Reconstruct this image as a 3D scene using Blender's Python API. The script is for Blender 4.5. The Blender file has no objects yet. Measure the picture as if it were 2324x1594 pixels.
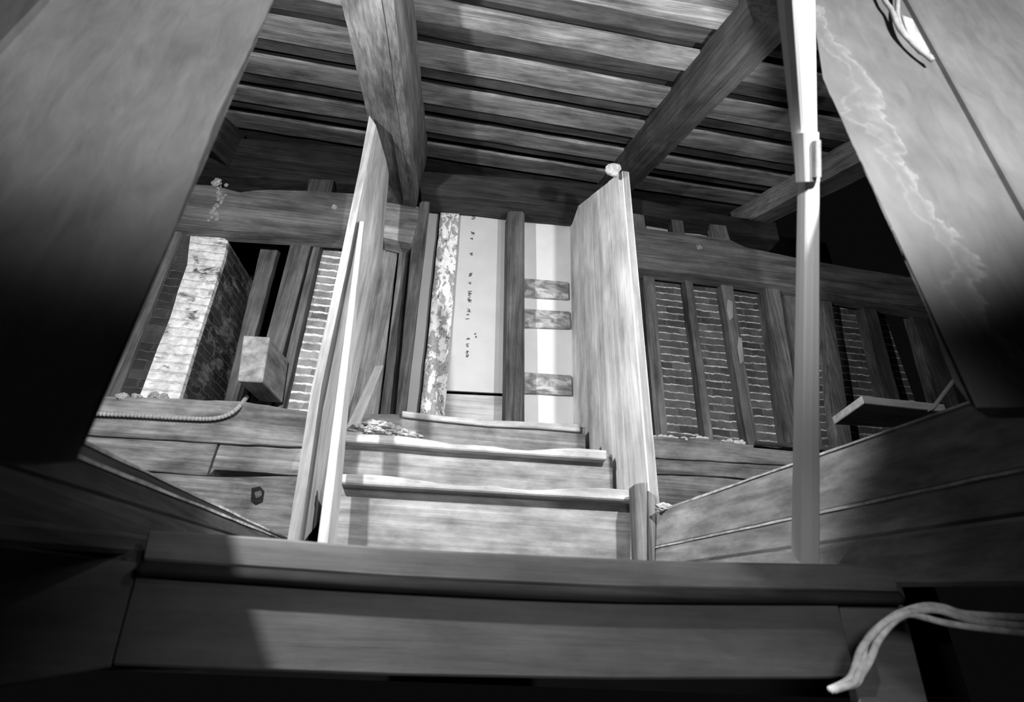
import bpy, bmesh, math, random
from mathutils import Vector, Matrix, noise
random.seed(7)
SC = bpy.context.scene
COL = SC.collection
# ------------------------------------------------------------------ camera geometry
F, CX, CY = 1200.0, 1162.0, 797.0
def ray(px, py): return Vector((px-CX, -(py-CY), F))
Zc = ray(1263, -1389).normalized()
d_ = ray(975, 1400); Yc = (d_ - Zc*d_.dot(Zc)).normalized()
Xc = Yc.cross(Zc)
if Xc.x < 0: Xc = -Xc
CAM = Vector((0, 0, 1.5))
def Dr(px, py):
    r = ray(px, py); return Vector((Xc.dot(r), Yc.dot(r), Zc.dot(r)))
def at(px, py, Y=None, X=None, Z=None):
    v = Dr(px, py)
    t = (Y/v.y) if Y is not None else (X/v.x) if X is not None else ((Z-1.5)/v.z)
    return CAM + v*t
SL = 0.5
def zroof(Y): return 5.25 + SL*(Y-3.4)
def roof(px, py, d=0.0):
    v = Dr(px, py); n = Vector((0, -SL, 1)); p0 = Vector((0, 3.4, 5.25-d))
    return CAM + v*((p0-CAM).dot(n)/v.dot(n))

cam_d = bpy.data.cameras.new('camera'); cam = bpy.data.objects.new('camera', cam_d); COL.objects.link(cam)
cam_d.sensor_fit = 'HORIZONTAL'; cam_d.sensor_width = 36; cam_d.lens = F*36/2324
right = Vector((Xc.x, Yc.x, Zc.x)); up = Vector((Xc.y, Yc.y, Zc.y)); fw = Vector((Xc.z, Yc.z, Zc.z))
M = Matrix(((right.x, up.x, -fw.x, CAM.x), (right.y, up.y, -fw.y, CAM.y), (right.z, up.z, -fw.z, CAM.z), (0, 0, 0, 1)))
cam.matrix_world = M
cam_d.clip_start = 0.02
cam_d.dof.use_dof = True; cam_d.dof.focus_distance = 3.6; cam_d.dof.aperture_fstop = 3.2
SC.camera = cam

# ------------------------------------------------------------------ materials
MATS = {}
def nt(name):
    m = bpy.data.materials.new(name); m.use_nodes = True
    t = m.node_tree; b = t.nodes['Principled BSDF']
    b.inputs['Roughness'].default_value = 0.85
    b.inputs['Specular IOR Level'].default_value = 0.2
    a = t.nodes.new('ShaderNodeAttribute'); a.attribute_name = 'g'
    MATS[name] = m
    return m, t, b, a
def N(t, kind, **kw):
    n = t.nodes.new(kind)
    for k, v in kw.items(): setattr(n, k, v)
    return n
def scaled(t, src, s, off=(0, 0, 0)):
    mp = N(t, 'ShaderNodeMapping'); mp.inputs['Scale'].default_value = s; mp.inputs['Location'].default_value = off
    t.links.new(src, mp.inputs['Vector']); return mp.outputs[0]
def noi(t, vec, scale, detail=4, rough=.55, dist=0):
    n = N(t, 'ShaderNodeTexNoise'); n.inputs['Scale'].default_value = scale; n.inputs['Detail'].default_value = detail
    n.inputs['Roughness'].default_value = rough; n.inputs['Distortion'].default_value = dist
    t.links.new(vec, n.inputs['Vector']); return n.outputs[0]
def ramp(t, fac, stops):
    r = N(t, 'ShaderNodeValToRGB'); e = r.color_ramp.elements
    while len(e) < len(stops): e.new(0.5)
    for i, (p, v) in enumerate(stops):
        e[i].position = p; e[i].color = (v, v, v, 1)
    t.links.new(fac, r.inputs[0]); return r.outputs[0]
def mth(t, op, a, b=None):
    n = N(t, 'ShaderNodeMath', operation=op)
    for i, x in enumerate((a, b)):
        if x is None: continue
        if isinstance(x, (int, float)): n.inputs[i].default_value = x
        else: t.links.new(x, n.inputs[i])
    return n.outputs[0]
def mix(t, fac, a, b):
    n = N(t, 'ShaderNodeMix', data_type='RGBA')
    for s, x in ((n.inputs[0], fac), (n.inputs[6], a), (n.inputs[7], b)):
        if isinstance(x, (int, float)): s.default_value = x if s.type == 'VALUE' else (x, x, x, 1)
        else: t.links.new(x, s)
    return n.outputs[2]
def bump(t, b, h, strength=.3, dist=.004):
    n = N(t, 'ShaderNodeBump'); n.inputs['Strength'].default_value = strength; n.inputs['Distance'].default_value = dist
    t.links.new(h, n.inputs['Height']); t.links.new(n.outputs[0], b.inputs['Normal'])
def wood(name, lo, hi, fine=55, blot=2.2, blotamt=.5, bs=.35):
    m, t, b, a = nt(name)
    g = noi(t, scaled(t, a.outputs['Vector'], (1.3, fine, fine)), 1.0, 5, .6, .3)
    g2 = noi(t, scaled(t, a.outputs['Vector'], (1.0, 7, 7)), 1.5, 4, .6, .8)
    bl = noi(t, scaled(t, a.outputs['Vector'], (1, 2.2, 2.2)), blot, 6, .65, .2)
    f = mth(t, 'ADD', mth(t, 'MULTIPLY', g, .5), mth(t, 'MULTIPLY', g2, .5))
    c = ramp(t, f, [(.38, lo), (.62, hi)])
    k = ramp(t, bl, [(.32, 1-blotamt), (.7, 1+blotamt*.6)])
    mul = N(t, 'ShaderNodeMix', data_type='RGBA', blend_type='MULTIPLY'); mul.inputs[0].default_value = 1
    t.links.new(c, mul.inputs[6]); t.links.new(k, mul.inputs[7])
    t.links.new(mul.outputs[2], b.inputs['Base Color'])
    bump(t, b, f, bs, .006)
    return m
wood('wood_dark', .035, .12, 70)
wood('wood_black', .012, .045)
wood('wood_mid', .075, .23, 70)
wood('wood_timber', .13, .36, 55, 3, .6)
wood('wood_rafter', .045, .14, 80)
wood('wood_light', .28, .50, 60, 2.0, .35, .2)
wood('wood_cheek', .30, .52, 70, 1.8, .45, .2)
wood('wood_deck_light', .09, .30, 110, 3.0, .65)
wood('wood_deck_shaded', .028, .09, 110, 3.0, .6)  # recessed boards: their shade is put into this darker colour
wood('wood_rafter_dark', .018, .06, 60)
wood('wood_stair', .14, .28, 60, 5, .45, .5)
wood('wood_nosing', .26, .44, 50, 5, .4, .4)
wood('wood_edge', .14, .29, 70, 3, .3, .2)
wood('wood_partition', .46, .78, 90, 1.8, .45, .2)
wood('wood_batten', .27, .4, 70, 2, .2, .2)
wood('wood_fascia', .10, .17, 45, 3, .35, .5)
wood('wood_apron', .085, .12, 30, 5, .25, 1.0)
wood('wood_side', .13, .26, 45, 5, .4)
wood('wood_block', .2, .42, 20, 6, .4)

def flat(name, v, var=.15, sc=8, rough=.8, bs=.1):
    m, t, b, a = nt(name)
    f = noi(t, a.outputs['Vector'], sc, 6, .6)
    t.links.new(ramp(t, f, [(.3, v*(1-var)), (.7, v*(1+var))]), b.inputs['Base Color'])
    b.inputs['Roughness'].default_value = rough
    bump(t, b, f, bs, .004)
    return m
flat('wallboard', .46, .06, 5)
flat('wallboard_plain', .72, .06, 5)
flat('white_paint', .8, .03, 4, .5, .02)
flat('rope', .75, .3, 60)
flat('cable_grey', .35, .25, 60)
flat('dark_cable', .1, .2, 40)
flat('metal', .45, .3, 30, .4)
flat('ink', .05, .3, 30)
flat('rubble', .36, .5, 45, .9, .9)
flat('mortar', .7, .3, 45, .9, .6)
flat('edge_light', .36, .5, 30, .9, .5)
flat('tape', .5, .1, 30)
flat('lump', .3, .25, 30, .9, .5)
flat('streak', .3, .3, 40, .9, .5)
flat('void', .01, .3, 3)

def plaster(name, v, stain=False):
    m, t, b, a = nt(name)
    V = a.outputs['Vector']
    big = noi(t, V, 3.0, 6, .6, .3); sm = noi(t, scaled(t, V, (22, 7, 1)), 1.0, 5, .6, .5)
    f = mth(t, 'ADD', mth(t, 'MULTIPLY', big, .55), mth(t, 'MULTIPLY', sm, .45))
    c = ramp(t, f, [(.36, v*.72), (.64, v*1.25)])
    if stain:
        # salt bloom: thin pale contour lines wandering down the wall beside its edge
        s = N(t, 'ShaderNodeSeparateXYZ'); t.links.new(V, s.inputs[0])
        n1 = noi(t, V, 5.0, 7, .62, .4)
        # distance from a vertical band (local x of about .12 m in from the edge)
        cx = mth(t, 'SUBTRACT', s.outputs[0], mth(t, 'MULTIPLY', mth(t, 'SUBTRACT', 3.2, s.outputs[1]), .0))
        field = mth(t, 'ADD', mth(t, 'MULTIPLY', mth(t, 'SUBTRACT', cx, mth(t, 'SUBTRACT', 1.17, mth(t, 'MULTIPLY', s.outputs[1], .155))), 2.7), n1)
        line = ramp(t, field, [(.31, 0), (.345, .55), (.36, .1), (.42, .1), (.47, .5), (.50, 1), (.515, .15), (.60, 0)])
        wash = ramp(t, field, [(.30, .35), (.50, .3), (.52, 0)])
        br = noi(t, V, 22, 5, .7)
        amt = mth(t, 'MULTIPLY', line, ramp(t, br, [(.35, .25), (.6, 1)]))
        c = mix(t, mth(t, 'MULTIPLY', wash, br), c, v*1.3)
        c = mix(t, amt, c, min(1, v*1.9))
    t.links.new(c, b.inputs['Base Color'])
    bump(t, b, f, .35, .012)
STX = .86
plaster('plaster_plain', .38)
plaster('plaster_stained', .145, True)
plaster('plaster_far', .16)

def brick(name, bk, mo, bw=.2, rh=.066, mort=.1, plasteramt=0.0, plv=.6, vert=.35, gate=.5):
    m, t, b, a = nt(name)
    V = a.outputs['Vector']
    nz = N(t, 'ShaderNodeTexNoise'); nz.inputs['Scale'].default_value = 20; nz.inputs['Detail'].default_value = 5
    t.links.new(V, nz.inputs['Vector'])
    vm = N(t, 'ShaderNodeVectorMath', operation='MULTIPLY_ADD'); t.links.new(nz.outputs['Color'], vm.inputs[0])
    vm.inputs[1].default_value = (.03, .03, 0); t.links.new(V, vm.inputs[2])
    br = N(t, 'ShaderNodeTexBrick'); t.links.new(vm.outputs[0], br.inputs['Vector'])
    br.inputs['Scale'].default_value = 1; br.inputs['Brick Width'].default_value = bw; br.inputs['Row Height'].default_value = rh
    br.inputs['Mortar Size'].default_value = .006; br.inputs['Mortar Smooth'].default_value = .3
    br.inputs['Color1'].default_value = (bk*.6,)*3+(1,); br.inputs['Color2'].default_value = (bk*1.4,)*3+(1,)
    br.inputs['Mortar'].default_value = (bk*(1-vert)+mo*vert,)*3+(1,)
    s = N(t, 'ShaderNodeSeparateXYZ'); t.links.new(vm.outputs[0], s.inputs[0])
    fr = mth(t, 'FRACT', mth(t, 'DIVIDE', s.outputs[1], rh))
    dist = mth(t, 'ABSOLUTE', mth(t, 'SUBTRACT', fr, .5))          # .5 at a bed joint
    bed = ramp(t, dist, [(.5-mort, 0), (.5-mort*.45, 1)])
    n2 = noi(t, V, 4, 6, .7)
    n5 = noi(t, scaled(t, V, (5, 9, 1)), 2.2, 6, .75)
    bed = mth(t, 'MULTIPLY', bed, ramp(t, n5, [(gate-.14, .12), (gate+.06, 1)]))
    mul = N(t, 'ShaderNodeMix', data_type='RGBA', blend_type='MULTIPLY'); mul.inputs[0].default_value = 1
    t.links.new(br.outputs['Color'], mul.inputs[6]); t.links.new(ramp(t, n2, [(.35, .5), (.6, 1.1)]), mul.inputs[7])
    c = mix(t, bed, mul.outputs[2], mo)
    h = mth(t, 'ADD', mth(t, 'MULTIPLY', bed, 1), mth(t, 'MULTIPLY', n2, .5))
    if plasteramt > 0:
        n3 = noi(t, scaled(t, V, (1, 1.5, 1)), 5, 7, .65, .4)
        pm = ramp(t, n3, [(1-plasteramt-.06, 0), (1-plasteramt+.02, 1)])
        n4 = noi(t, V, 18, 5, .6)
        c = mix(t, pm, c, ramp(t, n4, [(.3, plv*.6), (.65, plv*1.15)]))
    t.links.new(c, b.inputs['Base Color'])
    bump(t, b, h, .8, .012)
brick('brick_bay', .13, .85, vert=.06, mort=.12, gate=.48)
brick('brick_bay_lit', .26, .85, mort=.2, gate=.44, vert=.15)  # paler copy of the bay brick, bright light put into its colour
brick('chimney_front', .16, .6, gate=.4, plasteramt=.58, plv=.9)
brick('chimney_dark', .05, .12)
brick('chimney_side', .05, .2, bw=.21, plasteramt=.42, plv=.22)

m, t, b, a = nt('peeling')
n1 = noi(t, scaled(t, a.outputs['Vector'], (1, 2, 2)), 9, 7, .7, .6)
n2 = noi(t, a.outputs['Vector'], 34, 5, .6)
c = ramp(t, n1, [(.42, .7), (.49, .6), (.52, .22), (.60, .33)])
sp = ramp(t, n2, [(.33, .25), (.42, 1)])
mm = N(t, 'ShaderNodeMix', data_type='RGBA', blend_type='MULTIPLY'); mm.inputs[0].default_value = 1
t.links.new(c, mm.inputs[6]); t.links.new(sp, mm.inputs[7]); t.links.new(mm.outputs[2], b.inputs['Base Color'])
bump(t, b, n1, .8, .008)

m, t, b, a = nt('lath_plaster')
n1 = noi(t, scaled(t, a.outputs['Vector'], (1, 2.5, 2)), 9, 6, .6, .5)
t.links.new(ramp(t, n1, [(.38, .16), (.5, .3), (.62, .55)]), b.inputs['Base Color']); bump(t, b, n1, .4, .006)

# ------------------------------------------------------------------ builders
WLOC = {}
def tag(o, label=None, cat=None, group=None, kind=None):
    if label: o['label'] = label
    if cat: o['category'] = cat
    if group: o['group'] = group
    if kind: o['kind'] = kind
    return o
def thing(name, label, cat, loc, group=None, kind='thing'):
    o = bpy.data.objects.new(name, None); COL.objects.link(o); o.empty_display_size = .1
    o.location = loc; WLOC[o.name] = Vector(loc)
    return tag(o, label, cat, group, kind)
def link(name, bm, mat, parent=None, axis=(1, 0, 0), smooth=False, uvmode=None):
    bmesh.ops.recalc_face_normals(bm, faces=bm.faces)
    vs = [v.co.copy() for v in bm.verts]
    lo = Vector([min(v[i] for v in vs) for i in range(3)]); hi = Vector([max(v[i] for v in vs) for i in range(3)])
    loc = Vector(((lo.x+hi.x)/2, (lo.y+hi.y)/2, lo.z))
    me = bpy.data.meshes.new(name)
    bm.to_mesh(me); bm.free()
    at_ = me.attributes.new('g', 'FLOAT_VECTOR', 'POINT')
    a = Vector(axis).normalized(); u = Vector((0, 0, 1)) if abs(a.z) < .9 else Vector((0, 1, 0))
    b = a.cross(u).normalized(); c = a.cross(b)
    off = Vector((random.uniform(0, 20), random.uniform(0, 20), random.uniform(0, 20)))
    for i, v in enumerate(me.vertices):
        p = v.co
        if uvmode == 'wall': q = Vector((p.x+p.y, p.z, p.y*.5))
        elif uvmode == 'xz': q = Vector((p.x, p.z, p.y))
        else: q = Vector((p.dot(a), p.dot(b), p.dot(c))) + off
        at_.data[i].vector = q
    for v in me.vertices: v.co -= loc
    me.materials.append(MATS[mat])
    if smooth:
        for p in me.polygons: p.use_smooth = True
    o = bpy.data.objects.new(name, me); COL.objects.link(o)
    if parent: o.parent = parent; o.location = loc - WLOC[parent.name]
    else: o.location = loc
    WLOC[o.name] = loc
    return o
def bev(bm, w, seg=1):
    if w: bmesh.ops.bevel(bm, geom=list(bm.edges), offset=w, segments=seg, affect='EDGES', clamp_overlap=True)
def prism_bm(pts, vec, bw=.004):
    bm = bmesh.new(); vec = Vector(vec)
    a = [bm.verts.new(p) for p in pts]; b = [bm.verts.new(p+vec) for p in pts]
    bm.faces.new(a); bm.faces.new(b[::-1])
    n = len(pts)
    for i in range(n): bm.faces.new((a[i], b[i], b[(i+1) % n], a[(i+1) % n]))
    bmesh.ops.recalc_face_normals(bm, faces=bm.faces)
    bev(bm, bw)
    if bw == 0 and len(pts) > 6: bmesh.ops.triangulate(bm, faces=list(bm.faces), ngon_method='BEAUTY')
    return bm
def hexa_bm(e0, e1, bw=.004, cuts=0, jit=0.0):
    bm = bmesh.new()
    rings = []
    n = len(e0)
    for k in range(cuts+2):
        f = k/(cuts+1)
        ring = []
        for p, q in zip(e0, e1):
            v = p.lerp(q, f)
            if jit and 0 < k < cuts+1:
                v = v + Vector((random.uniform(-jit, jit), random.uniform(-jit, jit), random.uniform(-jit, jit)))
            ring.append(bm.verts.new(v))
        rings.append(ring)
    bm.faces.new(rings[0]); bm.faces.new(rings[-1][::-1])
    for r0, r1 in zip(rings, rings[1:]):
        for i in range(n): bm.faces.new((r0[i], r1[i], r1[(i+1) % n], r0[(i+1) % n]))
    bmesh.ops.recalc_face_normals(bm, faces=bm.faces)
    if not cuts: bev(bm, bw)
    return bm
def rough_edges(pix, step=28, amp=1.0):
    """irregular outline: extra points along every edge of a pixel polygon"""
    out = []
    n = len(pix)
    for i in range(n):
        a, b = pix[i], pix[(i+1) % n]
        L = math.dist(a, b); k = max(1, int(L/step))
        for j in range(k):
            f = j/k; x = a[0]+(b[0]-a[0])*f; y = a[1]+(b[1]-a[1])*f
            if j: x += random.uniform(-amp, amp); y += random.uniform(-amp, amp)
            out.append((x, y))
    return out
def wp(name, pix, Y, depth, mat, parent=None, axis=(1, 0, 0), bw=.004, amp=0, uvmode=None):
    if amp: pix = rough_edges(pix, 28, amp)
    return link(name, prism_bm([at(x, y, Y=Y) for x, y in pix], (0, depth, 0), bw), mat, parent, axis, uvmode=uvmode)
def tube_bm(pts, r, sides=10, ridge=0, per=.012):
    bm = bmesh.new(); rings = []
    # resample smoothly
    P = []
    n = len(pts)
    for i in range(n-1):
        p0 = pts[max(i-1, 0)]; p1 = pts[i]; p2 = pts[i+1]; p3 = pts[min(i+2, n-1)]
        k = max(4, int((p2-p1).length/(per/2 if ridge else .02)))
        for j in range(k):
            f = j/k
            P.append(.5*((2*p1)+(p2-p0)*f+(2*p0-5*p1+4*p2-p3)*f*f+(3*p1-p0-3*p2+p3)*f**3))
    P.append(pts[-1])
    up_ = Vector((0.1, -.3, 1))
    for i, p in enumerate(P):
        d = (P[min(i+1, len(P)-1)]-P[max(i-1, 0)]).normalized()
        s = d.cross(up_).normalized(); u = s.cross(d)
        rr = r*(1+ridge*(1 if i % 2 else -1))
        rings.append([bm.verts.new(p+(s*math.cos(2*math.pi*k/sides)+u*math.sin(2*math.pi*k/sides))*rr) for k in range(sides)])
    for a, b in zip(rings, rings[1:]):
        for k in range(sides): bm.faces.new((a[k], a[(k+1) % sides], b[(k+1) % sides], b[k]))
    bm.faces.new(rings[0][::-1]); bm.faces.new(rings[-1])
    return bm
def lump_bm(c, r, sub=3, amp=.35, freq=3, squash=(1, 1, 1)):
    bm = bmesh.new(); bmesh.ops.create_icosphere(bm, subdivisions=sub, radius=1)
    o = Vector((random.uniform(0, 9), random.uniform(0, 9), 0))
    for v in bm.verts:
        n = noise.noise(v.co*freq*.5+o)*amp + noise.noise(v.co*freq*1.7+o)*amp*.4
        d = v.co*(1+n); v.co = Vector((d.x*r*squash[0], d.y*r*squash[1], d.z*r*squash[2]))+c
    return bm
def join_bm(bms):
    out = bmesh.new()
    for b in bms:
        me = bpy.data.meshes.new('tmp'); b.to_mesh(me); b.free(); out.from_mesh(me); bpy.data.meshes.remove(me)
    return out

X1, Y1, Z1 = (1, 0, 0), (0, 1, 0), (0, 0, 1)

# ------------------------------------------------------------------ roof deck
ceil = bpy.data.objects.new('ceiling', None); COL.objects.link(ceil); ceil['kind'] = 'structure'
ceil['label'] = 'sloping roof deck of weathered boards laid with alternating gaps'; WLOC[ceil.name] = Vector((0, 0, 0))
ys = [roof(950, y).y for y in (45, 95, 150, 187, 230, 262, 295, 320, 352)] + [3.83]
w0 = [1.53, 1.37, 1.18, 1.03, .85, .70, .52, .36, .18, 0.0, -.16]
edges = w0[::-1] + ys
i0 = len(w0)          # band between edges[i0-1] and edges[i0] (the one above y=45) is a light board
SK = .035
def roofpt(x, y, d): 
    yy = y + SK*(x+.4); return Vector((x, yy, zroof(yy)-d))
for k in range(len(edges)-1):
    lightb = ((k-(i0-1)) % 2 == 0)
    a, b_ = edges[k], edges[k+1]
    xl, xr = -2.75+random.uniform(0, .05), 2.66+random.uniform(0, .06)
    if lightb: d0, d1, g0, g1 = .006, -.026, .004, .004
    else: d0, d1, g0, g1 = -.045, -.065, .02, .02
    A, B = a+g0, b_-g1
    tilt = .010 if lightb else 0
    wav = [random.uniform(-.006, .006) for _ in range(40)]
    e0 = [roofpt(xl, A, d0+tilt), roofpt(xl, B, d0), roofpt(xl, B, d1), roofpt(xl, A, d1+tilt)]
    e1 = [roofpt(xr, A, d0+tilt), roofpt(xr, B, d0), roofpt(xr, B, d1), roofpt(xr, A, d1+tilt)]
    link('sheathing_board', hexa_bm(e0, e1, 0, 24, .0025), 'wood_deck_light' if lightb else 'wood_deck_shaded', ceil, X1)
# shingle underside closing the deck
e0 = [roofpt(-2.8, -.3, -.13), roofpt(-2.8, 3.95, -.13), roofpt(-2.8, 3.95, -.15), roofpt(-2.8, -.3, -.15)]
e1 = [roofpt(2.74, -.3, -.13), roofpt(2.74, 3.95, -.13), roofpt(2.74, 3.95, -.15), roofpt(2.74, -.3, -.15)]
link('roof_underlay', hexa_bm(e0, e1, 0), 'wood_black', ceil, X1)

# ------------------------------------------------------------------ rafters
G = 'roof rafters'
def rp(x, y, d): return Vector((x, y, zroof(y)-d))
r = thing('roof_rafter', 'dark rafter running down the roof beside the open boarded cheek, groove along its underside', 'rafter', (-.55, 1.0, zroof(1.0)-.24), G)
nb, fb = .6, 3.26
e0 = [rp(-.63, nb, .24), rp(-.405, nb, .24), rp(-.385, nb, .0), rp(-.63, nb, .0)]
fz = [at(878, 462, Y=fb), at(944, 474, Y=fb)]
e1 = [fz[0], fz[1], Vector((fz[1].x+.02, fb, zroof(fb)-.005)), Vector((fz[0].x, fb, zroof(fb)-.005))]
link('rafter_beam', hexa_bm(e0, e1, 0, 30, .002), 'wood_rafter', r, (0, 1, .5))
def lerp4(f, u): return e0[0].lerp(e0[1], u).lerp(e1[0].lerp(e1[1], u), f)
st = []
for f, u in ((.0, .52), (.3, .53), (.6, .58), (.95, .62)): st.append(lerp4(f, u))
nn = Vector((0, .5, -1)).normalized()
e = [[p + nn*.012, p + Vector((.05, 0, 0)) + nn*.006, p+Vector((.05, 0, 0))-nn*.004, p-nn*.004] for p in (st[0], st[-1])]
tag(link('split_strip', hexa_bm(e[0], e[1], 0, 24, .002), 'wood_rafter', r, (0, 1, .5)), 'raised split strip along the underside')
# right rafter
bm = hexa_bm([rp(1.135, 1.19, .23), rp(1.325, 1.19, .23), rp(1.325, 1.19, 0), rp(1.135, 1.19, 0)],
             [rp(1.135, 3.5, .23), rp(1.325, 3.5, .23), rp(1.325, 3.5, 0), rp(1.135, 3.5, 0)], 0, 30, .003)
tag(link('roof_rafter', bm, 'wood_rafter_dark', None, (0, 1, .5)), 'dark square rafter with a pale lump at its foot, above the pale board partition', 'rafter', G, 'thing')
bm = hexa_bm([rp(2.52, 1.6, .22), rp(2.72, 1.6, .22), rp(2.72, 1.6, 0), rp(2.52, 1.6, 0)],
             [rp(2.60, 3.7, .22), rp(2.80, 3.7, .22), rp(2.80, 3.7, 0), rp(2.60, 3.7, 0)], 0, 20, .003)
tag(link('roof_rafter', bm, 'wood_mid', None, (0, 1, .5)), 'dim rafter bordering the black opening behind the white pole', 'rafter', G, 'thing')
bm = hexa_bm([rp(-2.35, 1.6, .2), rp(-2.15, 1.6, .2), rp(-2.15, 1.6, 0), rp(-2.35, 1.6, 0)],
             [rp(-2.28, 3.45, .3), rp(-2.02, 3.45, .42), rp(-2.02, 3.45, 0), rp(-2.28, 3.45, 0)], 0, 20, .003)
tag(link('roof_rafter', bm, 'wood_black', None, (0, 1, .5)), 'black rafter tail ending on the girt above the brick chimney', 'rafter', G, 'thing')

# ------------------------------------------------------------------ wall timbers
o = wp('wall_plate', [(945, 388), (1110, 400), (1430, 425), (1430, 472), (1290, 470), (1120, 452), (955, 436)], 3.2, .22, 'wood_black', amp=1)
tag(o, 'blackened plate beam across the head of the framed opening', 'beam', 'plates under the roof', 'thing')
o = wp('wall_plate', [(380, 300), (600, 318), (835, 338), (835, 418), (720, 412), (600, 402), (380, 395)], 3.42, .2, 'wood_black', amp=1)  # shadow under the roof boards is put into the black wood
tag(o, 'dark plate beam with its shadow painted black above the left girt, under the lowest roof boards', 'beam', 'plates under the roof', 'thing')
o = wp('wall_plate', [(1424, 448), (1600, 482), (1760, 502), (1770, 545), (1650, 530), (1424, 490)], 3.42, .2, 'wood_black', amp=2)
tag(o, 'blackened crumbling plate beam above the girt with the pale peg near the white pole', 'beam', 'plates under the roof', 'thing')

gl = thing('girt_beam', 'horizontal girt over the brick chimney with a streak of spilt plaster and pale peg', 'beam', at(600, 530, Y=3.3), 'girts between the studs')
wp('beam_body', [(330, 410), (455, 419), (490, 421), (520, 430), (545, 436), (575, 432), (610, 430), (700, 433), (880, 444), (880, 546), (790, 540), (640, 530), (400, 514), (330, 508)], 3.3, .14, 'wood_mid', gl)
link('peg', lump_bm(at(760, 472, Y=3.3), .022, 3, .4), 'rubble', gl)
gm = []
for k in range(26):
    f = k/25; x = 505-8*f+random.uniform(-10, 10)+(-14 if f > .6 else 0); y = 420+f*80
    gm.append(lump_bm(at(x, y, Y=3.3), random.uniform(.006, .016), 2, .4, 3, (1, .12, 1.4)))
tag(link('plaster_streak', join_bm(gm), 'streak', gl), 'pale dribble of plaster')
gr = thing('girt_beam', 'horizontal girt running behind the white pole, one pale peg in its face', 'beam', at(1800, 620, Y=3.3), 'girts between the studs')
wp('beam_body', [(1400, 509), (1429, 513), (1560, 531), (1653, 542), (1690, 560), (1812, 586), (1960, 612), (2140, 640), (2140, 712), (2092, 704), (1816, 655), (1640, 629), (1439, 606), (1400, 602)], 3.3, .14, 'wood_mid', gr)
link('peg', lump_bm(at(1586, 562, Y=3.3), .026, 3, .4), 'rubble', gr)
o = wp('beam_end', [(870, 458), (950, 469), (948, 500), (932, 552), (870, 538)], 3.24, .16, 'wood_timber')
tag(o, 'squared beam end showing between the open cheek board and the framed opening', 'beam end', None, 'thing')

# ------------------------------------------------------------------ brick infill & void
def panel(name, x0, x1, z0, z1, Y, th, mat, uv='xz'):
    pts = [Vector((x0, Y, z0)), Vector((x1, Y, z0)), Vector((x1, Y, z1)), Vector((x0, Y, z1))]
    return link(name, prism_bm(pts, (0, th, 0), 0), mat, uvmode=uv)
def struct(o, label=None):
    o['kind'] = 'structure'
    if label: o['label'] = label
    return o
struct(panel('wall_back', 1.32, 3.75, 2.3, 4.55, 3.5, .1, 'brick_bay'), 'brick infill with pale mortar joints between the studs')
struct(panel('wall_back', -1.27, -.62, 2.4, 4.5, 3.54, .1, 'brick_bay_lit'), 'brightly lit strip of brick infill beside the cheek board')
struct(panel('void_sheet', -3.2, 4.6, 1.2, 6.2, 4.75, .05, 'void'), 'black sheet for the dark space behind the wall frame')  # added black sheet, darkness of the open void put into its colour
struct(panel('wall_side_right', 0, 0, 0, 0, 0, 0, 'void')) if False else None

# studs, bay of the right
GS = 'studs of the brick-filled wall'
def stud(tl, tr, br, bl, Y, dep, mat, label, grp=GS, amp=.7):
    o = wp('wall_stud', [tl, tr, br, bl], Y, dep, mat, axis=Z1, amp=amp)
    return tag(o, label, 'stud', grp, 'thing')
stud((1457, 612), (1484, 612), (1517, 1000), (1489, 1000), 3.4, .1, 'wood_mid', 'stud closest to the closed board partition, with dark gap at its side')
stud((1553, 622), (1570, 622), (1621, 1004), (1603, 1004), 3.4, .1, 'wood_mid', 'narrow crooked stud, second from the closed board partition')
s3 = thing('wall_stud', 'scarred pale-chipped stud, third from the closed board partition', 'stud', at(1710, 1010, Y=3.4), GS)
wp('stud_body', [(1635, 635), (1662, 637), (1722, 1012), (1698, 1012)], 3.4, .1, 'wood_mid', s3, Z1, amp=.7)
for q in ([(1651, 680), (1663, 684), (1664, 720), (1656, 728), (1650, 705)], [(1676, 765), (1684, 768), (1688, 820), (1680, 826), (1674, 790)]):
    tag(wp('chipped_patch', q, 3.397, .004, 'wood_light', s3, Z1, .001), 'pale chip in the wood')
stud((1736, 640), (1768, 645), (1824, 1010), (1791, 1006), 3.36, .15, 'wood_mid', 'thick post left of the white pole, deeper than its neighbours')
stud((1776, 652), (1830, 660), (1868, 1020), (1830, 1015), 3.42, .08, 'wood_mid', 'wide dim stud half hidden by the white pole')
stud((1866, 668), (1886, 672), (1938, 1022), (1900, 1018), 3.4, .1, 'wood_mid', 'dim stud just past the white pole')
stud((1955, 684), (1986, 690), (2068, 1000), (2030, 1000), 3.4, .1, 'wood_dark', 'dim stud above the loose shelf board')
stud((2066, 700), (2112, 706), (2200, 990), (2150, 990), 3.4, .1, 'wood_dark', 'dark stud at the edge of the stained plaster wall')
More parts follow.
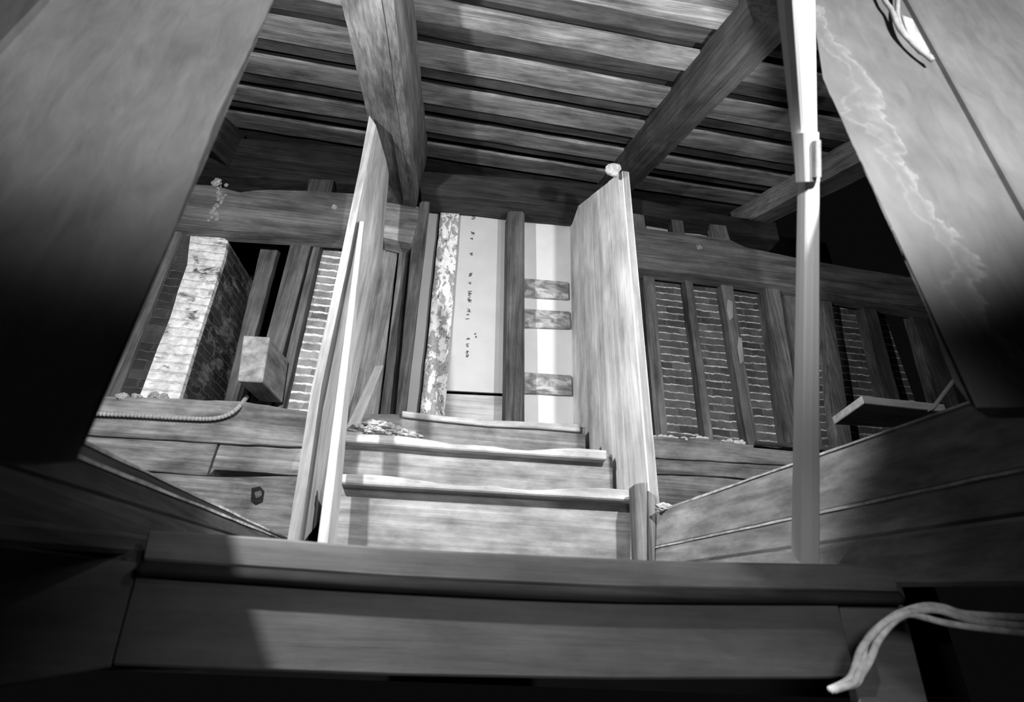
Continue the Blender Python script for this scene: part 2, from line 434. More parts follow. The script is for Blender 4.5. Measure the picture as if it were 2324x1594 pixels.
# short cripples, and gaps with painted light, above the right girt
GC = 'short studs above the girt'
for q, l in (([(1428, 482), (1462, 488), (1466, 522), (1430, 518)], 'short stub stud above the girt next to the closed partition'),
             ([(1524, 497), (1550, 501), (1556, 538), (1528, 534)], 'short stub stud between the two gaps of painted light'),
             ([(1612, 508), (1648, 512), (1660, 552), (1620, 548)], 'ragged short stub stud beyond the second gap of painted light')):
    tag(wp('stub_stud', q, 3.38, .08, 'wood_mid', axis=Z1, amp=.8), l, 'stud', GC, 'thing')
GGap = 'painted light in the gaps above the girt'
for q, l in (([(1464, 490), (1524, 497), (1526, 527), (1468, 522)], 'pale strip painted as light in the gap above the girt, the one nearer the partition'),
             ([(1552, 510), (1606, 516), (1612, 545), (1556, 538)], 'pale strip painted as light in the gap above the girt, the one nearer the white pole')):
    tag(wp('gap_light', q, 3.5, .03, 'wallboard'), l, 'light gap', GGap, 'thing')  # pale strips stand in for light showing through the gaps
for q, l in (([(700, 405), (758, 408), (752, 440), (696, 438)], 'short stub stud over the girt left of the open cheek board'),):
    tag(wp('stub_stud', q, 3.36, .08, 'wood_dark', axis=Z1, amp=.8), l, 'stud', GC, 'thing')
o = link('wood_scrap', lump_bm(at(492, 414, Y=3.33), .035, 3, .5, 3, (1, .6, 1)), 'rubble')
tag(o, 'pale splinter lodged on top of the girt by the black rafter tail', 'scrap', None, 'thing')

# left bay
stud((384, 500), (419, 503), (264, 905), (228, 905), 3.36, .1, 'wood_mid', 'leaning stud at the edge of the plaster wall, left of the brick chimney')
ch = thing('brick_chimney', 'old brick chimney stack smeared with pale plaster behind the wall frame', 'chimney', (-1.9, 3.7, 2.6))
pf = [at(x, y, Y=3.4) for x, y in ((398, 518), (440, 528), (492, 532), (517, 545), (506, 590), (470, 700), (438, 800), (400, 925), (240, 925))]
bm = bmesh.new()
link('front_face', prism_bm(pf, (0, .05, 0), .004), 'chimney_front', ch, uvmode='wall')
tag(wp('dark_bricks', [(396, 516), (432, 529), (424, 600), (385, 720), (345, 820), (305, 930), (230, 930), (300, 760)], 3.392, .02, 'chimney_dark', ch, uvmode='wall', bw=.002, amp=2.5), 'dark unplastered bricks')  # strip of darker bricks without plaster
# right flank running back into the dark
fl = [p+Vector((0, .0525, 0)) for p in (at(517, 545, Y=3.4), at(506, 590, Y=3.4), at(470, 700, Y=3.4), at(438, 800, Y=3.4), at(400, 925, Y=3.4))]
bk = [Vector((p.x+.03, 4.05, p.z)) for p in fl]; bk[0].z += .02
pts = fl + bk[::-1]
bm = bmesh.new()
NS = 8
grid = []
for p, q in zip(fl, bk):
    row = []
    for i in range(NS+1):
        f = i/NS; v = p.lerp(q, f)
        row.append(v)
    grid.append(row)
vv = [[bm.verts.new(v) for v in row] for row in grid]
vb = [[bm.verts.new(v+Vector((-.08, 0, 0))) for v in row] for row in grid]
for i in range(len(grid)-1):
    for j in range(NS):
        bm.faces.new((vv[i][j], vv[i+1][j], vv[i+1][j+1], vv[i][j+1]))
        bm.faces.new((vb[i][j], vb[i][j+1], vb[i+1][j+1], vb[i+1][j]))
for j in range(NS):
    bm.faces.new((vv[0][j], vv[0][j+1], vb[0][j+1], vb[0][j])); bm.faces.new((vv[-1][j], vb[-1][j], vb[-1][j+1], vv[-1][j+1]))
for i in range(len(grid)-1):
    bm.faces.new((vv[i][0], vb[i][0], vb[i+1][0], vv[i+1][0])); bm.faces.new((vv[i][NS], vv[i+1][NS], vb[i+1][NS], vb[i][NS]))
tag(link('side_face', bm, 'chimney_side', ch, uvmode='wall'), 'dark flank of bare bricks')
stud((592, 560), (632, 560), (533, 925), (504, 925), 3.62, .08, 'wood_mid', 'thin stud deep in the dark right behind the chimney flank')
stud((665, 530), (712, 532), (606, 935), (560, 935), 3.42, .1, 'wood_mid', 'broad stud behind the squared block end')
stud((717, 532), (732, 533), (640, 935), (618, 935), 3.44, .1, 'wood_mid', 'thin stud against the bright strip of brick')
# squared block sticking out
f4 = [at(x, y, Y=3.05) for x, y in ((552, 761), (612, 765), (595, 868), (538, 865))]
o = link('timber_block', hexa_bm(f4, [p+Vector((.03, .36, 0.02)) for p in f4], .006), 'wood_block', None, Y1)
tag(o, 'squared end of a short timber jutting out beside the brick chimney', 'block', None, 'thing')

# sill timbers left
GT = 'stacked base timbers'
def timber(pix, Y, dep, label, mat='wood_timber', amp=1.2):
    return tag(wp('base_timber', pix, Y, dep, mat, amp=amp), label, 'timber', GT, 'thing')
timber([(150, 893), (229, 899), (551, 911), (640, 926), (720, 936), (712, 1016), (495, 1005), (229, 990), (150, 984)], 3.22, .3, 'long base timber under the chimney with the ribbed cable along it')
timber([(120, 985), (229, 991), (494, 1006), (468, 1080), (383, 1073), (120, 1055)], 3.24, .26, 'base timber with pale stains ending at an open joint below the ribbed cable')
timber([(499, 1007), (712, 1018), (690, 1080), (485, 1066), (474, 1080)], 3.25, .26, 'short base timber right of the open joint')
tb = thing('base_timber', 'lowest wide base timber with a broken knot hole, left of the tall cheek boards', 'timber', at(560, 1230, Y=3.25), GT)
wp('timber_face', [(120, 1058), (383, 1075), (474, 1082), (690, 1082), (680, 1235), (120, 1235)], 3.25, .24, 'wood_timber', tb, amp=1.2)
kn = wp('knot_hole', [(571, 1108), (590, 1104), (600, 1116), (596, 1140), (580, 1147), (569, 1138)], 3.246, .004, 'wood_black', tb, bw=.001)
tag(kn, 'dark broken knot hole')
link('knot_core', lump_bm(at(586, 1122, Y=3.25), .022, 3, .4, 3, (1, .4, 1)), 'wood_mid', kn)
cb = link('ribbed_cable', tube_bm([at(x, y, Y=3.19) for x, y in ((150, 934), (210, 939), (300, 943), (400, 949), (476, 951), (515, 943), (540, 926))]+[at(560, 902, Y=3.3)], .013, 10, .12, .02), 'cable_grey')
tag(cb, 'ribbed armoured cable sagging along the base timber below the chimney', 'cable', None, 'thing')
cr = [lump_bm(at(random.uniform(262, 380), 899+random.uniform(-2, 6), Y=3.22+random.uniform(.0, .05)), random.uniform(.012, .03), 2, .5) for _ in range(16)]
tag(link('plaster_crumbs', join_bm(cr), 'rubble'), 'pale plaster crumbs at the foot of the chimney', 'debris', None, 'stuff')

# base timbers right
timber([(1466, 990), (1540, 994), (1594, 994), (1696, 1009), (1860, 1026), (1900, 1030), (1900, 1066), (1816, 1058), (1482, 1038), (1466, 1036)], 3.22, .26, 'base timber below the studs right of the partition, crumbs on its top edge')
timber([(1466, 1040), (1816, 1060), (1900, 1068), (1880, 1105), (1640, 1082), (1468, 1074)], 3.24, .24, 'middle base timber right of the partition, cracked along its length')
timber([(1468, 1077), (1640, 1085), (1880, 1108), (1880, 1230), (1472, 1230)], 3.25, .24, 'lowest base timber behind the sloping side boards right of the partition')
cr = [lump_bm(at(random.uniform(1474, 1690), 0, Y=3.22) if False else at(1474+216*(k/40)+random.uniform(-4, 4), 990+(k/40)*16+random.uniform(-3, 8), Y=3.24), random.uniform(.008, .022), 2, .5, 3, (1.4, 1, .8)) for k in range(41)]
tag(link('mortar_crumbs', join_bm(cr), 'mortar'), 'pale mortar crumbs along the timber under the right studs', 'debris', None, 'stuff')
o = link('wood_strip', hexa_bm([at(1712, 1000, Y=3.16), at(1712, 1008, Y=3.16), at(1712, 1010, Y=3.22), at(1712, 1000, Y=3.22)], [at(1935, 1020, Y=3.16), at(1935, 1028, Y=3.16), at(1935, 1030, Y=3.22), at(1935, 1020, Y=3.22)], .002), 'wood_dark')
tag(o, 'thin dark strip of wood lying on the timber behind the white pole', 'strip', None, 'thing')

# ------------------------------------------------------------------ framed opening
def jamb(pix, Y, dep, mat, label, name='jamb_board', cat='board', grp='boards framing the opening'):
    return tag(wp(name, pix, Y, dep, mat, axis=Z1, amp=.6), label, cat, grp, 'thing')
jamb([(868, 540), (905, 548), (857, 960), (770, 955)], 3.42, .06, 'wood_mid', 'wide shaded plank behind the diagonal stick')
jamb([(909, 548), (933, 552), (895, 960), (860, 960)], 3.38, .06, 'wood_mid', 'narrow plank beside the wide shaded plank at the opening')
jamb([(953, 460), (978, 440), (976, 450), (919, 945), (896, 948), (934, 552)], 3.3, .1, 'wood_mid', 'jamb board edging the pale strip of the opening')
o = wp('header_board', [(972, 436), (1296, 462), (1296, 484), (1150, 471), (972, 452)], 3.3, .14, 'wood_dark')
tag(o, 'dark header board over the pale panels', 'board', None, 'thing')
o = wp('pale_strip', [(976, 448), (1001, 452), (951, 940), (917, 940)], 3.47, .03, 'wallboard', axis=Z1)
tag(o, 'narrow plain pale strip at the edge of the opening', 'strip', None, 'thing')
o = wp('peeling_plank', [(1003, 452), (1045, 457), (1009, 944), (953, 940)], 3.41, .03, 'peeling', axis=Z1, amp=.8)
tag(o, 'upright plank with flaking pale paint inside the opening', 'plank', None, 'thing')
pn = thing('wallboard', 'tall pale panel with a column of black stamped ink marks', 'panel', at(1085, 892, Y=3.46))
wp('panel_sheet', [(1040, 452), (1160, 462), (1160, 894), (1006, 886)], 3.46, .02, 'wallboard', pn, Z1, .002)
def marks(cx, cy, w, h, n):
    bms = []
    for i in range(n):
        yy = cy - h/2 + h*(i+.5)/n; wd = w*random.uniform(.5, 1); hh = h/n*random.uniform(.35, .7)
        x0 = cx-wd/2+random.uniform(-1, 1); sk = random.uniform(-2, 2)
        bms.append(prism_bm([at(x0, yy-hh/2, Y=3.459), at(x0+wd, yy-hh/2+sk, Y=3.459), at(x0+wd, yy+hh/2+sk, Y=3.459), at(x0, yy+hh/2, Y=3.459)], (0, .001, 0), 0))
        if random.random() < .6:
            x1 = x0+random.uniform(0, wd*.8)
            bms.append(prism_bm([at(x1, yy-hh, Y=3.4588), at(x1+2, yy-hh, Y=3.4588), at(x1+3, yy+hh, Y=3.4588), at(x1+1, yy+hh, Y=3.4588)], (0, .001, 0), 0))
    return bms
INK = []
for zx, zy, h, n in ((910, 262, 50, 5), (907, 375, 20, 3), (902, 412, 10, 1), (899, 515, 18, 2), (893, 650, 28, 3), (890, 702, 14, 2), (886, 772, 34, 4), (886, 815, 34, 4), (880, 882, 22, 3), (876, 912, 8, 1), (875, 940, 10, 1), (876, 1070, 14, 2), (872, 1112, 22, 3), (870, 1170, 44, 4)):
    INK.append(marks(760+zx/2.899, 400+zy/2.899, 9, h/2.899, n))
INK.append(marks(1079, 762, 5, 12, 2))
for mk in INK: tag(link('ink_mark', join_bm(mk), 'ink', pn), 'small blurred black stamp')
o = wp('base_plank', [(1010, 893), (1160, 900), (1160, 960), (1005, 948)], 3.45, .03, 'wood_light')
tag(o, 'short horizontal plank under the stamped panel', 'plank', None, 'thing')
pz = [at(1154, 474, Y=3.22), at(1191, 477, Y=3.22), at(1191, 985, Y=3.22), at(1148, 982, Y=3.22)]
bm = hexa_bm([pz[0], pz[1], pz[1]+Vector((.01, .17, 0)), pz[0]+Vector((-.01, .17, 0))], [pz[3], pz[2], pz[2]+Vector((.01, .17, 0)), pz[3]+Vector((-.01, .17, 0))], .02, 0)
bm2 = bm
o = link('center_post', bm2, 'wood_dark', None, Z1); o.name = 'upright_post'
tag(o, 'dark upright post dividing the pale panels of the opening', 'post', None, 'thing')
o = wp('plain_wallboard', [(1186, 464), (1292, 474), (1310, 975), (1186, 968)], 3.48, .02, 'wallboard_plain', axis=Z1, bw=.002)
tag(o, 'tall plain pale panel crossed by three rough battens', 'panel', None, 'thing')
GB = 'battens across the plain panel'
for q, l in (([(1190, 631), (1290, 640), (1291, 679), (1190, 672)], 'uppermost rough batten across the plain pale panel'),
             ([(1190, 701), (1293, 707), (1295, 745), (1190, 742)], 'middle rough batten across the plain pale panel'),
             ([(1190, 845), (1297, 852), (1300, 897), (1190, 892)], 'lowest rough batten across the plain pale panel')):
    tag(wp('batten', q, 3.45, .03, 'lath_plaster', amp=.4), l, 'batten', GB, 'thing')

# ------------------------------------------------------------------ stair
st = thing('attic_stair', 'short wooden stair of worn steps climbing to the framed opening', 'stair', (.25, 2.3, 1.62))
def tread(top, bot, Yf, Yb, x_in):
    pts = top + bot[::-1]
    pts3 = [at(x, y, Y=Yf) for x, y in pts]
    return link('tread', prism_bm(pts3, (0, Yb-Yf, 0), .006), 'wood_nosing', st)
tread([(772, 1076), (820, 1076), (880, 1080), (940, 1088), (1000, 1097), (1060, 1102), (1120, 1103), (1170, 1110), (1200, 1112), (1240, 1112), (1280, 1109), (1330, 1107), (1380, 1108), (1444, 1114)], [(772, 1098), (900, 1106), (1000, 1112), (1200, 1124), (1444, 1138)], 2.2, 2.56, 0)
tread([(782, 985), (850, 986), (920, 990), (980, 999), (1030, 1008), (1080, 1010), (1120, 1013), (1160, 1020), (1200, 1022), (1260, 1018), (1310, 1017), (1378, 1022)], [(782, 1002), (900, 1010), (1000, 1019), (1200, 1032), (1378, 1044)], 2.5, 2.96, 0)
tread([(912, 932), (960, 938), (1010, 944), (1060, 948), (1110, 953), (1180, 956), (1250, 960), (1318, 962)], [(912, 946), (1010, 957), (1110, 967), (1220, 972), (1318, 980)], 3.0, 3.3, 0)
def riser(pix, Y, dep=.03): return link('riser', prism_bm([at(x, y, Y=Y) for x, y in pix], (0, dep, 0), .002), 'wood_stair', st)
riser([(752, 1085), (1445, 1128), (1448, 1352), (742, 1330)], 2.26)
riser([(770, 990), (1390, 1032), (1392, 1125), (762, 1094)], 2.56)
riser([(800, 940), (912, 940), (1328, 970), (1330, 1034), (788, 1005)], 3.03)
rb = [lump_bm(at(868, 990, Y=2.64), .05, 3, .5, 4, (3.2, 1.2, .5))]
for k in range(130):
    f = random.random()**.8
    x = 800+f*150; top = 955+max(0, (f-.45))*62; y = random.uniform(top+2, 990)
    rb.append(lump_bm(at(x, y, Y=2.56+random.uniform(0, .16)), random.uniform(.008, .022), 2, .6, 4, (1.5, 1, .6)))
tag(link('plaster_rubble', join_bm(rb), 'rubble'), 'heap of pale plaster rubble on the end of the second step', 'rubble', None, 'stuff')

# ------------------------------------------------------------------ open cheek on the chimney side
lc = thing('cheek_partition', 'tall weathered boards standing on edge left of the stair', 'partition', at(680, 1232, Y=2.15))
FY, BY = 2.1, 2.8
f0 = [at(840, 264, Y=FY), at(853, 284, Y=FY), at(726, 880, Y=FY), at(676, 1240, Y=FY), at(647, 1240, Y=FY), at(705, 880, Y=FY)]
# outer board: bright front edge strip, runs back
def swept(front, back, mat, name, parent, axis=Z1, jit=.002):
    return link(name, hexa_bm(front, back, .003), mat, parent, axis)
A0, A1 = at(838, 262, Y=FY), at(852, 282, Y=FY)
B0, B1 = at(649, 1245, Y=FY), at(677, 1245, Y=FY)
back_t, back_b = at(880, 395, Y=BY), at(770, 1010, Y=BY)
# split per height so it follows the slight bow
def edge_strip():
    L = [(838, 262), (816, 380), (770, 600), (707, 880), (649, 1245)]
    Rr = [(853, 284), (832, 380), (789, 600), (729, 880), (677, 1245)]
    bk = [(884, 390), (880, 430), (866, 590), (806, 880), (752, 1150)]
    bm = bmesh.new()
    rows = []
    for (l, r_, b) in zip(L, Rr, bk):
        pl, pr, pb = at(*l, Y=FY), at(*r_, Y=FY), at(*b, Y=BY)
        th = pl-pr
        rows.append([bm.verts.new(pl), bm.verts.new(pr), bm.verts.new(pb), bm.verts.new(pb+th)])
    bm.faces.new(rows[0]); bm.faces.new(rows[-1][::-1])
    for a, b in zip(rows, rows[1:]):
        for i in range(4): bm.faces.new((a[i], b[i], b[(i+1) % 4], a[(i+1) % 4]))
    return bm
link('cheek_board', edge_strip(), 'wood_cheek', lc, Z1)
bt, bb, By_ = 2.12, 1.98, 0
e0 = [at(816, 503, Y=2.08), at(826, 503, Y=2.08), at(829, 505, Y=2.14), at(819, 500, Y=2.14)]
e1 = [at(717, 1250, Y=1.96), at(741, 1250, Y=1.96), at(763, 1248, Y=2.08), at(735, 1248, Y=2.08)]
tag(link('front_batten', hexa_bm(e0, e1, .003), 'wood_batten', lc, Z1), 'pale sawn batten nailed in front')
a, b_ = at(860, 830, Y=2.75), at(788, 995, Y=2.6)
wd = Vector((.022, 0, 0.006)); dp = Vector((0, .03, .01))
o = link('loose_stick', hexa_bm([a-wd, a+wd, a+wd+dp, a-wd+dp], [b_-wd*1.5, b_+wd*1.5, b_+wd*1.5+dp, b_-wd*1.5+dp], .002), 'wood_light', None, (b_-a))
tag(o, 'short pale stick leaning diagonally behind the cheek boards', 'stick', None, 'thing')

def edge_mat(o, mat):
    o.data.materials.append(MATS[mat])  # darker front faces, colour offsets the strong lamp light there
    for p in o.data.polygons:
        if p.normal.y < -.8: p.material_index = 1
edge_mat(bpy.data.objects['cheek_board'], 'wood_edge')
# ------------------------------------------------------------------ closed partition on the pole side
rc = thing('board_partition', 'partition of three wide pale upright boards right of the stair', 'partition', (.89, 2.8, 1.9))
XP, TH = .868, .045
def topz(y): 
    p0, p1 = at(1405, 392, X=XP), at(1287, 484, X=XP)
    return p0.z + (p1.z-p0.z)*(y-p0.y)/(p1.y-p0.y)
Ys = [2.16, at(1398, 700, X=XP).y, at(1349, 700, X=XP).y, 3.52]
for k in range(3):
    y0, y1 = Ys[k]+(.006 if k else 0), Ys[k+1]-.006
    zb = 1.65 if k == 0 else 2.05 if k == 1 else 2.5
    pts = [Vector((XP, y0, zb)), Vector((XP, y1, zb)), Vector((XP, y1, topz(y1))), Vector((XP, y0, topz(y0)))]
    edge_mat(link('partition_board', prism_bm([p+Vector((.004*k, 0, 0)) for p in pts], (TH-.006*k, 0, 0), .005), 'wood_partition', rc, Z1), 'wood_edge')
o = wp('edge_strip', [(1459, 1000), (1470, 1000), (1484, 1120), (1470, 1120)], 2.3, .02, 'wood_edge', rc, Z1, .002)
o = link('pale_lump', lump_bm(at(1392, 386, Y=2.12), .042, 4, .3, 2.5, (1, .8, 1)), 'lump')
tag(o, 'pale rounded lump of plaster stuck at the top corner of the board partition', 'lump', None, 'thing')
nw = thing('newel_stub', 'short sawn-off newel post at the foot of the board partition', 'post', at(1465, 1275, Y=2.05))
q = [at(1441, 1098, Y=2.08), at(1470, 1093, Y=2.08), at(1470, 1345, Y=2.08), at(1452, 1345, Y=2.08)]
link('front_block', hexa_bm([q[0], q[1], q[1]+Vector((0, .08, 0)), q[0]+Vector((0, .08, 0))], [q[3], q[2], q[2]+Vector((0, .08, 0)), q[3]+Vector((0, .08, 0))], .005), 'wood_mid', nw, Z1)
q = [at(1471, 1112, Y=2.1), at(1490, 1130, Y=2.1), at(1486, 1345, Y=2.1), at(1471, 1345, Y=2.1)]
link('side_block', hexa_bm([q[0], q[1], q[1]+Vector((0, .06, 0)), q[0]+Vector((0, .06, 0))], [q[3], q[2], q[2]+Vector((0, .06, 0)), q[3]+Vector((0, .06, 0))], .004), 'wood_mid', nw, Z1)
o = link('paper_scrap', lump_bm(at(1508, 1153, Y=2.06), .03, 3, .6, 4, (1.2, .8, .6)), 'lump')
tag(o, 'crumpled pale scrap tucked behind the newel stub', 'scrap', None, 'thing')

# ------------------------------------------------------------------ low side walls of horizontal boards
def side_wall(root, X, rows, mat, thick, Y0, Y1_, ends=None):
    for k, (top, bot) in enumerate(rows):
        ta, tb_ = [at(x, y, X=X) for x, y in top]; ba, bb_ = [at(x, y, X=X) for x, y in bot]
        off = Vector((-.012*k if thick > 0 else .012*k, 0, 0))
        ext = lambda p, q, Y: p.lerp(q, (Y-p.y)/(q.y-p.y))
        pts = [ext(ta, tb_, Y0), ext(ta, tb_, Y1_), ext(ba, bb_, Y1_), ext(ba, bb_, Y0)]
        pts = [p+off for p in pts]
        if ends: pts[0] = at(*ends[k], Y=2.12); pts[3] = at(*ends[k+1], Y=2.12)
        if k < 2:  # pale strips put the light on the top edges into colour
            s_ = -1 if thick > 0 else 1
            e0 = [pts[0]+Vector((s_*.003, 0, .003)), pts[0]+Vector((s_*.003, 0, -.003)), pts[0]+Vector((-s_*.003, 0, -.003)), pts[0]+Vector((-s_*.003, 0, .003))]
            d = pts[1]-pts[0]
            tag(link('lit_edge', hexa_bm(e0, [p+d for p in e0], 0, 20, .0012), 'edge_light', root, Y1), 'pale strip painted as light along the top edge')
        link('side_board', prism_bm(pts, (thick, 0, 0), .009), mat, root, Y1)
sr = thing('side_wall_boards', 'low side wall of overlapping horizontal boards running from the newel stub past the white pole', 'partition', (1.0, 1.4, 1.65))
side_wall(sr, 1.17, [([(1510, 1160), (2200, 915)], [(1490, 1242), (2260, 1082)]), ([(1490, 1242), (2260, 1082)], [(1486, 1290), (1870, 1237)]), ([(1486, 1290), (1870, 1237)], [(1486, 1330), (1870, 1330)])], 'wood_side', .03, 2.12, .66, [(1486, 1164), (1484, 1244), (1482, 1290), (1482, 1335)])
sl = thing('side_wall_boards', 'low wall of dark horizontal boards left of the tall cheek boards', 'partition', (-.56, 1.4, 1.65))
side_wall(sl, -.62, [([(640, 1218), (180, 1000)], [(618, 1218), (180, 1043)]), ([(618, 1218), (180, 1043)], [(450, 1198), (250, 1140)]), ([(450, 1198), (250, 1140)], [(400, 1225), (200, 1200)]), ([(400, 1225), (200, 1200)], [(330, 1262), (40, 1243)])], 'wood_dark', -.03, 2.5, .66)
# loose shelf board
n0, n1 = at(1960, 916, Y=1.75), at(2196, 932, Y=1.75)
zb = n0.z
nf = at(1892, 964, Z=zb); nf2 = at(2090, 975, Z=zb)
n1 = at(2150, 936, Z=zb); 
base = [n0, n1, nf2, nf]
o = link('shelf_board', prism_bm(base, (0, 0, .035), .003), 'wood_light')
tag(o, 'short loose board resting on the side wall, seen from below', 'board', None, 'thing')
a, b_ = at(2172, 858, Y=1.72), at(2118, 930, Y=1.7)
wd = Vector((.012, 0, .004)); dp = Vector((0, .02, 0))
o = link('loose_stick', hexa_bm([a-wd, a+wd, a+wd+dp, a-wd+dp], [b_-wd, b_+wd, b_+wd+dp, b_-wd+dp], .002), 'wood_mid', None, (b_-a))
tag(o, 'small stick propped on the loose shelf board', 'stick', None, 'thing')

# ------------------------------------------------------------------ near edge of the landing
fa = thing('landing_edge', 'wide painted board with a dark moulding at the front edge of the landing', 'fascia', at(1160, 1540, Y=1.14))
FYy = 1.14
wp('cap_board', [(335, 1204), (400, 1206), (650, 1224), (760, 1234), (1000, 1250), (1250, 1262), (1500, 1273), (1700, 1277), (2020, 1283), (2034, 1300), (2041, 1347), (1904, 1341), (1400, 1334), (900, 1311), (322, 1271)], FYy, .03, 'wood_fascia', fa)
# moulding as a half-round run under the cap board
ml = [at(x, y, Y=FYy-.004) for x, y in ((318, 1290), (900, 1329), (1400, 1351), (1904, 1356), (2041, 1358))]
tag(link('moulding', tube_bm(ml, .014, 12), 'wood_black', fa, smooth=True), 'dark rounded moulding')
wp('apron_board', [(308, 1300), (900, 1338), (1400, 1360), (1902, 1366), (1937, 1503), (1925, 1541), (1400, 1543), (900, 1534), (252, 1511), (262, 1470)], FYy+.012, .025, 'wood_apron', fa)
# floor of landing
struct(link('floor', prism_bm([Vector((-.62, 1.17, 1.60)), Vector((1.05, 1.17, 1.62)), Vector((1.0, 2.26, 1.62)), Vector((-.6, 2.26, 1.60))], (0, 0, .025), 0), 'wood_dark', None, Y1), 'landing floor behind the front edge board')
# returns on both sides below
struct(wp('wall_lower_left', [(-160, 1215), (0, 1236), (318, 1278), (310, 1300), (250, 1515), (0, 1560), (-160, 1590)], 1.165, .03, 'wood_apron'), 'dark painted return left of the landing edge')
struct(wp('wall_lower_right', [(1905, 1368), (2050, 1362), (2120, 1640), (1960, 1640)], 1.17, .03, 'wood_fascia'), 'dark board right of the landing edge')

# ------------------------------------------------------------------ plaster walls close to the camera
PY = .6
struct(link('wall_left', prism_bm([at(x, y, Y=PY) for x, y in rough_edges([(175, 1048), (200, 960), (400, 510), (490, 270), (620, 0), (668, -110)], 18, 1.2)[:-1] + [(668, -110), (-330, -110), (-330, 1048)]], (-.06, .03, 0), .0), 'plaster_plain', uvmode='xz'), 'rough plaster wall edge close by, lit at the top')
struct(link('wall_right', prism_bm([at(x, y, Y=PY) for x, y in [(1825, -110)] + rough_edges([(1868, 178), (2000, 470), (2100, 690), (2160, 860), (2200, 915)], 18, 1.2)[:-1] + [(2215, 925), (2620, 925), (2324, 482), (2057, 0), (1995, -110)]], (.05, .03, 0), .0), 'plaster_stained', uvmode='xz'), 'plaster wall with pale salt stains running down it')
struct(link('wall_far_right', prism_bm([at(x, y, Y=PY-.012) for x, y in [(2003, -110), (2063, 0), (2330, 480), (2628, 920), (2900, 920), (2700, -110)]], (0, .035, 0), .003), 'plaster_far', uvmode='xz'), 'plain plaster wall beyond the dark crack')
struct(link('wall_far_left', prism_bm([at(x, y, Y=PY-.01) for x, y in [(-330, -110), (190, -110), (88, 8), (0, 100), (-330, 430)]], (0, .02, 0), .003), 'plaster_far', uvmode='xz'), 'plain plaster beyond the crease in the wall')
# wires at the top of the crack
GW = 'wires at the crack in the plaster'
for w, l in (([(1990, -40), (2007, 0), (2024, 24), (2041, 65), (2076, 103), (2117, 137)], 'outer grey wire looping into the crack of the plaster wall'),
             ([(2036, -40), (2037, 0), (2038, 41), (2055, 80), (2085, 112), (2114, 132)], 'inner grey wire beside the small metal clip')):
    tag(link('electric_wire', tube_bm([at(x, y, Y=PY-.02) for x, y in w], .0052, 8), 'cable_grey', smooth=True), l, 'wire', GW, 'thing')
o = wp('metal_clip', [(2048, 33), (2072, 43), (2112, 118), (2094, 112), (2064, 80)], PY-.012, .01, 'metal', bw=.002)
tag(o, 'small pale metal clip beside the wires', 'clip', None, 'thing')

# ------------------------------------------------------------------ white pole
def polepts(px, py, Y): return at(px, py, Y=Y)
YB, YT = 1.28, .42
pl = thing('white_pole', 'tall white telescoping pole leaning up past the stained plaster wall', 'pole', at(1842, 1278, Y=YB))
def pole_seg(y0, y1, xs0, xs1, lift=0):
    # position along the pole by image height, depth interpolated as a straight 3D line
    P0, P1 = at(1842, 1278, Y=YB), at(1829, -80, Y=YT)
    def on(py):
        lo, hi = 0.0, 1.0
        for _ in range(40):
            m_ = (lo+hi)/2; p = P0.lerp(P1, m_)
            v = p-CAM; c = Vector((right.dot(v), up.dot(v), fw.dot(v)))
            yy = CY-F*c.y/c.z
            if yy > py: lo = m_
            else: hi = m_
        return P0.lerp(P1, lo)
    ya, yb = on(y0).y-lift, on(y1).y-lift
    a0, a1 = at(xs0[0], y0, Y=ya), at(xs0[1], y0, Y=ya)
    b0, b1 = at(xs1[0], y1, Y=yb), at(xs1[1], y1, Y=yb)
    axis = (P1-P0).normalized(); side = (a1-a0).normalized(); dep = side.cross(axis)
    if dep.y < 0: dep = -dep
    wa, wb = (a1-a0).length, (b1-b0).length
    def ring(l, r_, w):
        c = (l+r_)/2; s = (r_-l)/2
        out = []
        for k in range(12):
            an = math.pi*2*k/12; ca, sa = math.cos(an), math.sin(an)
            f = lambda x: math.copysign(abs(x)**.45, x)
            out.append(c + s*f(ca) + dep*(w*.5*(f(sa)+1)))
        return out
    return ring(a0, a1, wa), ring(b0, b1, wb)
r0, r1 = pole_seg(1282, 405, (1820, 1866), (1830, 1864))
link('lower_tube', hexa_bm(r0, r1, 0), 'white_paint', pl, Z1)
r0, r1 = pole_seg(410, -90, (1829, 1861), (1797, 1857), .004)
link('upper_tube', hexa_bm(r0, r1, 0), 'white_paint', pl, Z1)
r0, r1 = pole_seg(412, 300, (1830, 1866), (1826, 1864), .010)
tag(link('sleeve', hexa_bm(r0, r1, 0), 'white_paint', pl, Z1), 'white sleeve at the joint')
zz = at(1859, 360, Y=.60)
r0, r1 = pole_seg(402, 318, (1852, 1866), (1852, 1865), .018)
tag(link('clamp_catch', hexa_bm(r0, r1, 0), 'metal', pl, Z1), 'grey metal catch')

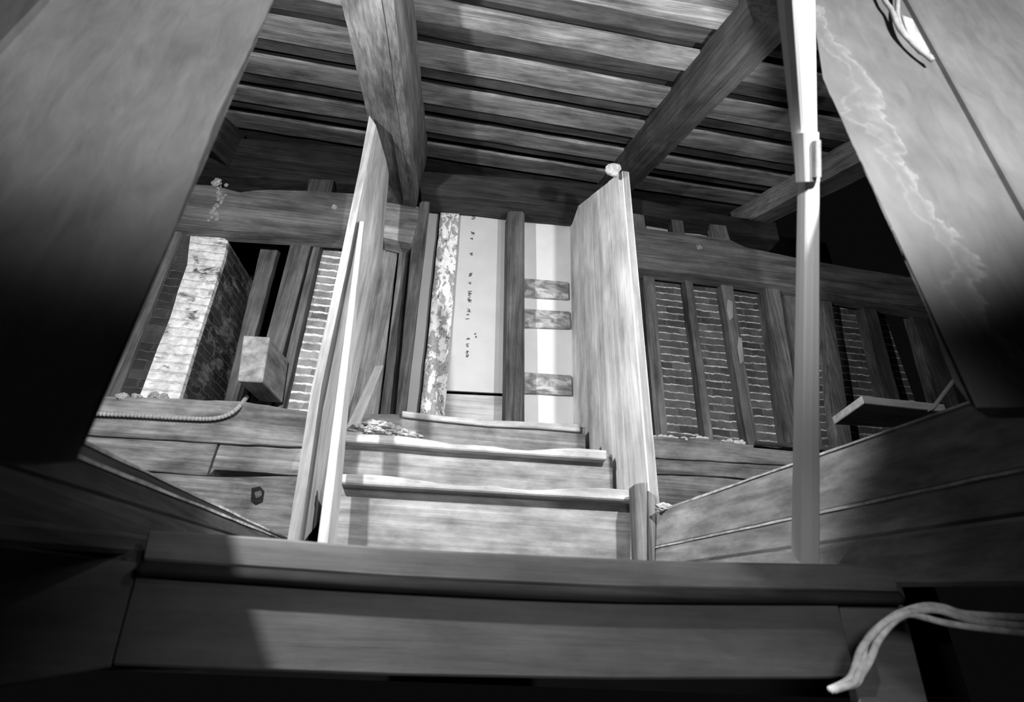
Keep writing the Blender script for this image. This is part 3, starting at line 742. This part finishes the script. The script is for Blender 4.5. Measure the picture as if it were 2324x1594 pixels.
# ------------------------------------------------------------------ rope
def zz9(x, y): return at(1400+x*924/1980, 850+y*744/1594, Y=1.02)
strands = [
 [(2150, 1185), (1980, 1182), (1700, 1165), (1600, 1135), (1500, 1125), (1400, 1152), (1330, 1185), (1250, 1250), (1190, 1340), (1165, 1430), (1130, 1490), (1040, 1537)],
 [(2150, 1275), (1980, 1258), (1750, 1235), (1600, 1210), (1500, 1182), (1400, 1168), (1330, 1215), (1280, 1300), (1230, 1390), (1190, 1460), (1160, 1505), (1060, 1530)],
 [(2150, 1225), (1980, 1222), (1720, 1195), (1560, 1150), (1480, 1148), (1390, 1162), (1300, 1205), (1225, 1290), (1205, 1380), (1165, 1460), (1140, 1500), (1050, 1534)]]
rope = thing('clothesline_rope', 'bundled pale cord of three strands hanging over the corner of the landing edge', 'rope', zz9(1300, 1300))
for s in strands:
    link('strand', tube_bm([zz9(x, y)+Vector((0, random.uniform(-.006, .006), 0)) for x, y in s], .0065, 8), 'rope', rope, smooth=True)

# ------------------------------------------------------------------ lights
def lamp(name, kind, loc, energy, radius=.05, target=None, size=None, blend=None):
    l = bpy.data.lights.new(name, kind); l.energy = energy; l.shadow_soft_size = radius
    o = bpy.data.objects.new(name, l); COL.objects.link(o); o.location = loc
    if target is not None:
        d = (Vector(target)-Vector(loc)).normalized(); o.rotation_euler = d.to_track_quat('-Z', 'Y').to_euler()
    if size: l.spot_size = math.radians(size)
    if blend is not None: l.spot_blend = blend
    return o
lamp('lamp_a', 'SPOT', (-.91, .85, 2.95), 235, .025, (.55, 3.4, 3.5), 126, .15)
lamp('lamp_b', 'SPOT', (1.0, .85, 2.95), 180, .025, (-.2, 3.4, 3.6), 128, .15)
lamp('lamp_c', 'SPOT', (.85, -.4, 2.4), 105, .06, (.5, .4, 2.92), 114, .3)
lamp('fill_fascia', 'SPOT', (.3, -.2, 1.75), 30, .1, (.28, 1.15, 1.40), 76, .8)  # added unseen fill that brightens the landing edge boards
lamp('fill_patch', 'SPOT', (-.8, .72, 2.3), 90, .015, (-.05, 1.14, 1.68), 34.6, .03)  # added unseen spot that makes the grazing patch on the apron
lamp('fill_pole', 'SPOT', (.1, -.3, 2.3), 42, .03, at(1842, 520, Y=.70), 22, 1.0)  # added unseen narrow spot to brighten the middle of the pole
w = bpy.data.worlds.new('world'); SC.world = w; w.use_nodes = True
w.node_tree.nodes['Background'].inputs[0].default_value = (.01, .01, .01, 1); w.node_tree.nodes['Background'].inputs[1].default_value = .25
SC.view_settings.view_transform = 'Standard'; SC.view_settings.look = 'None'; SC.view_settings.exposure = 0.2
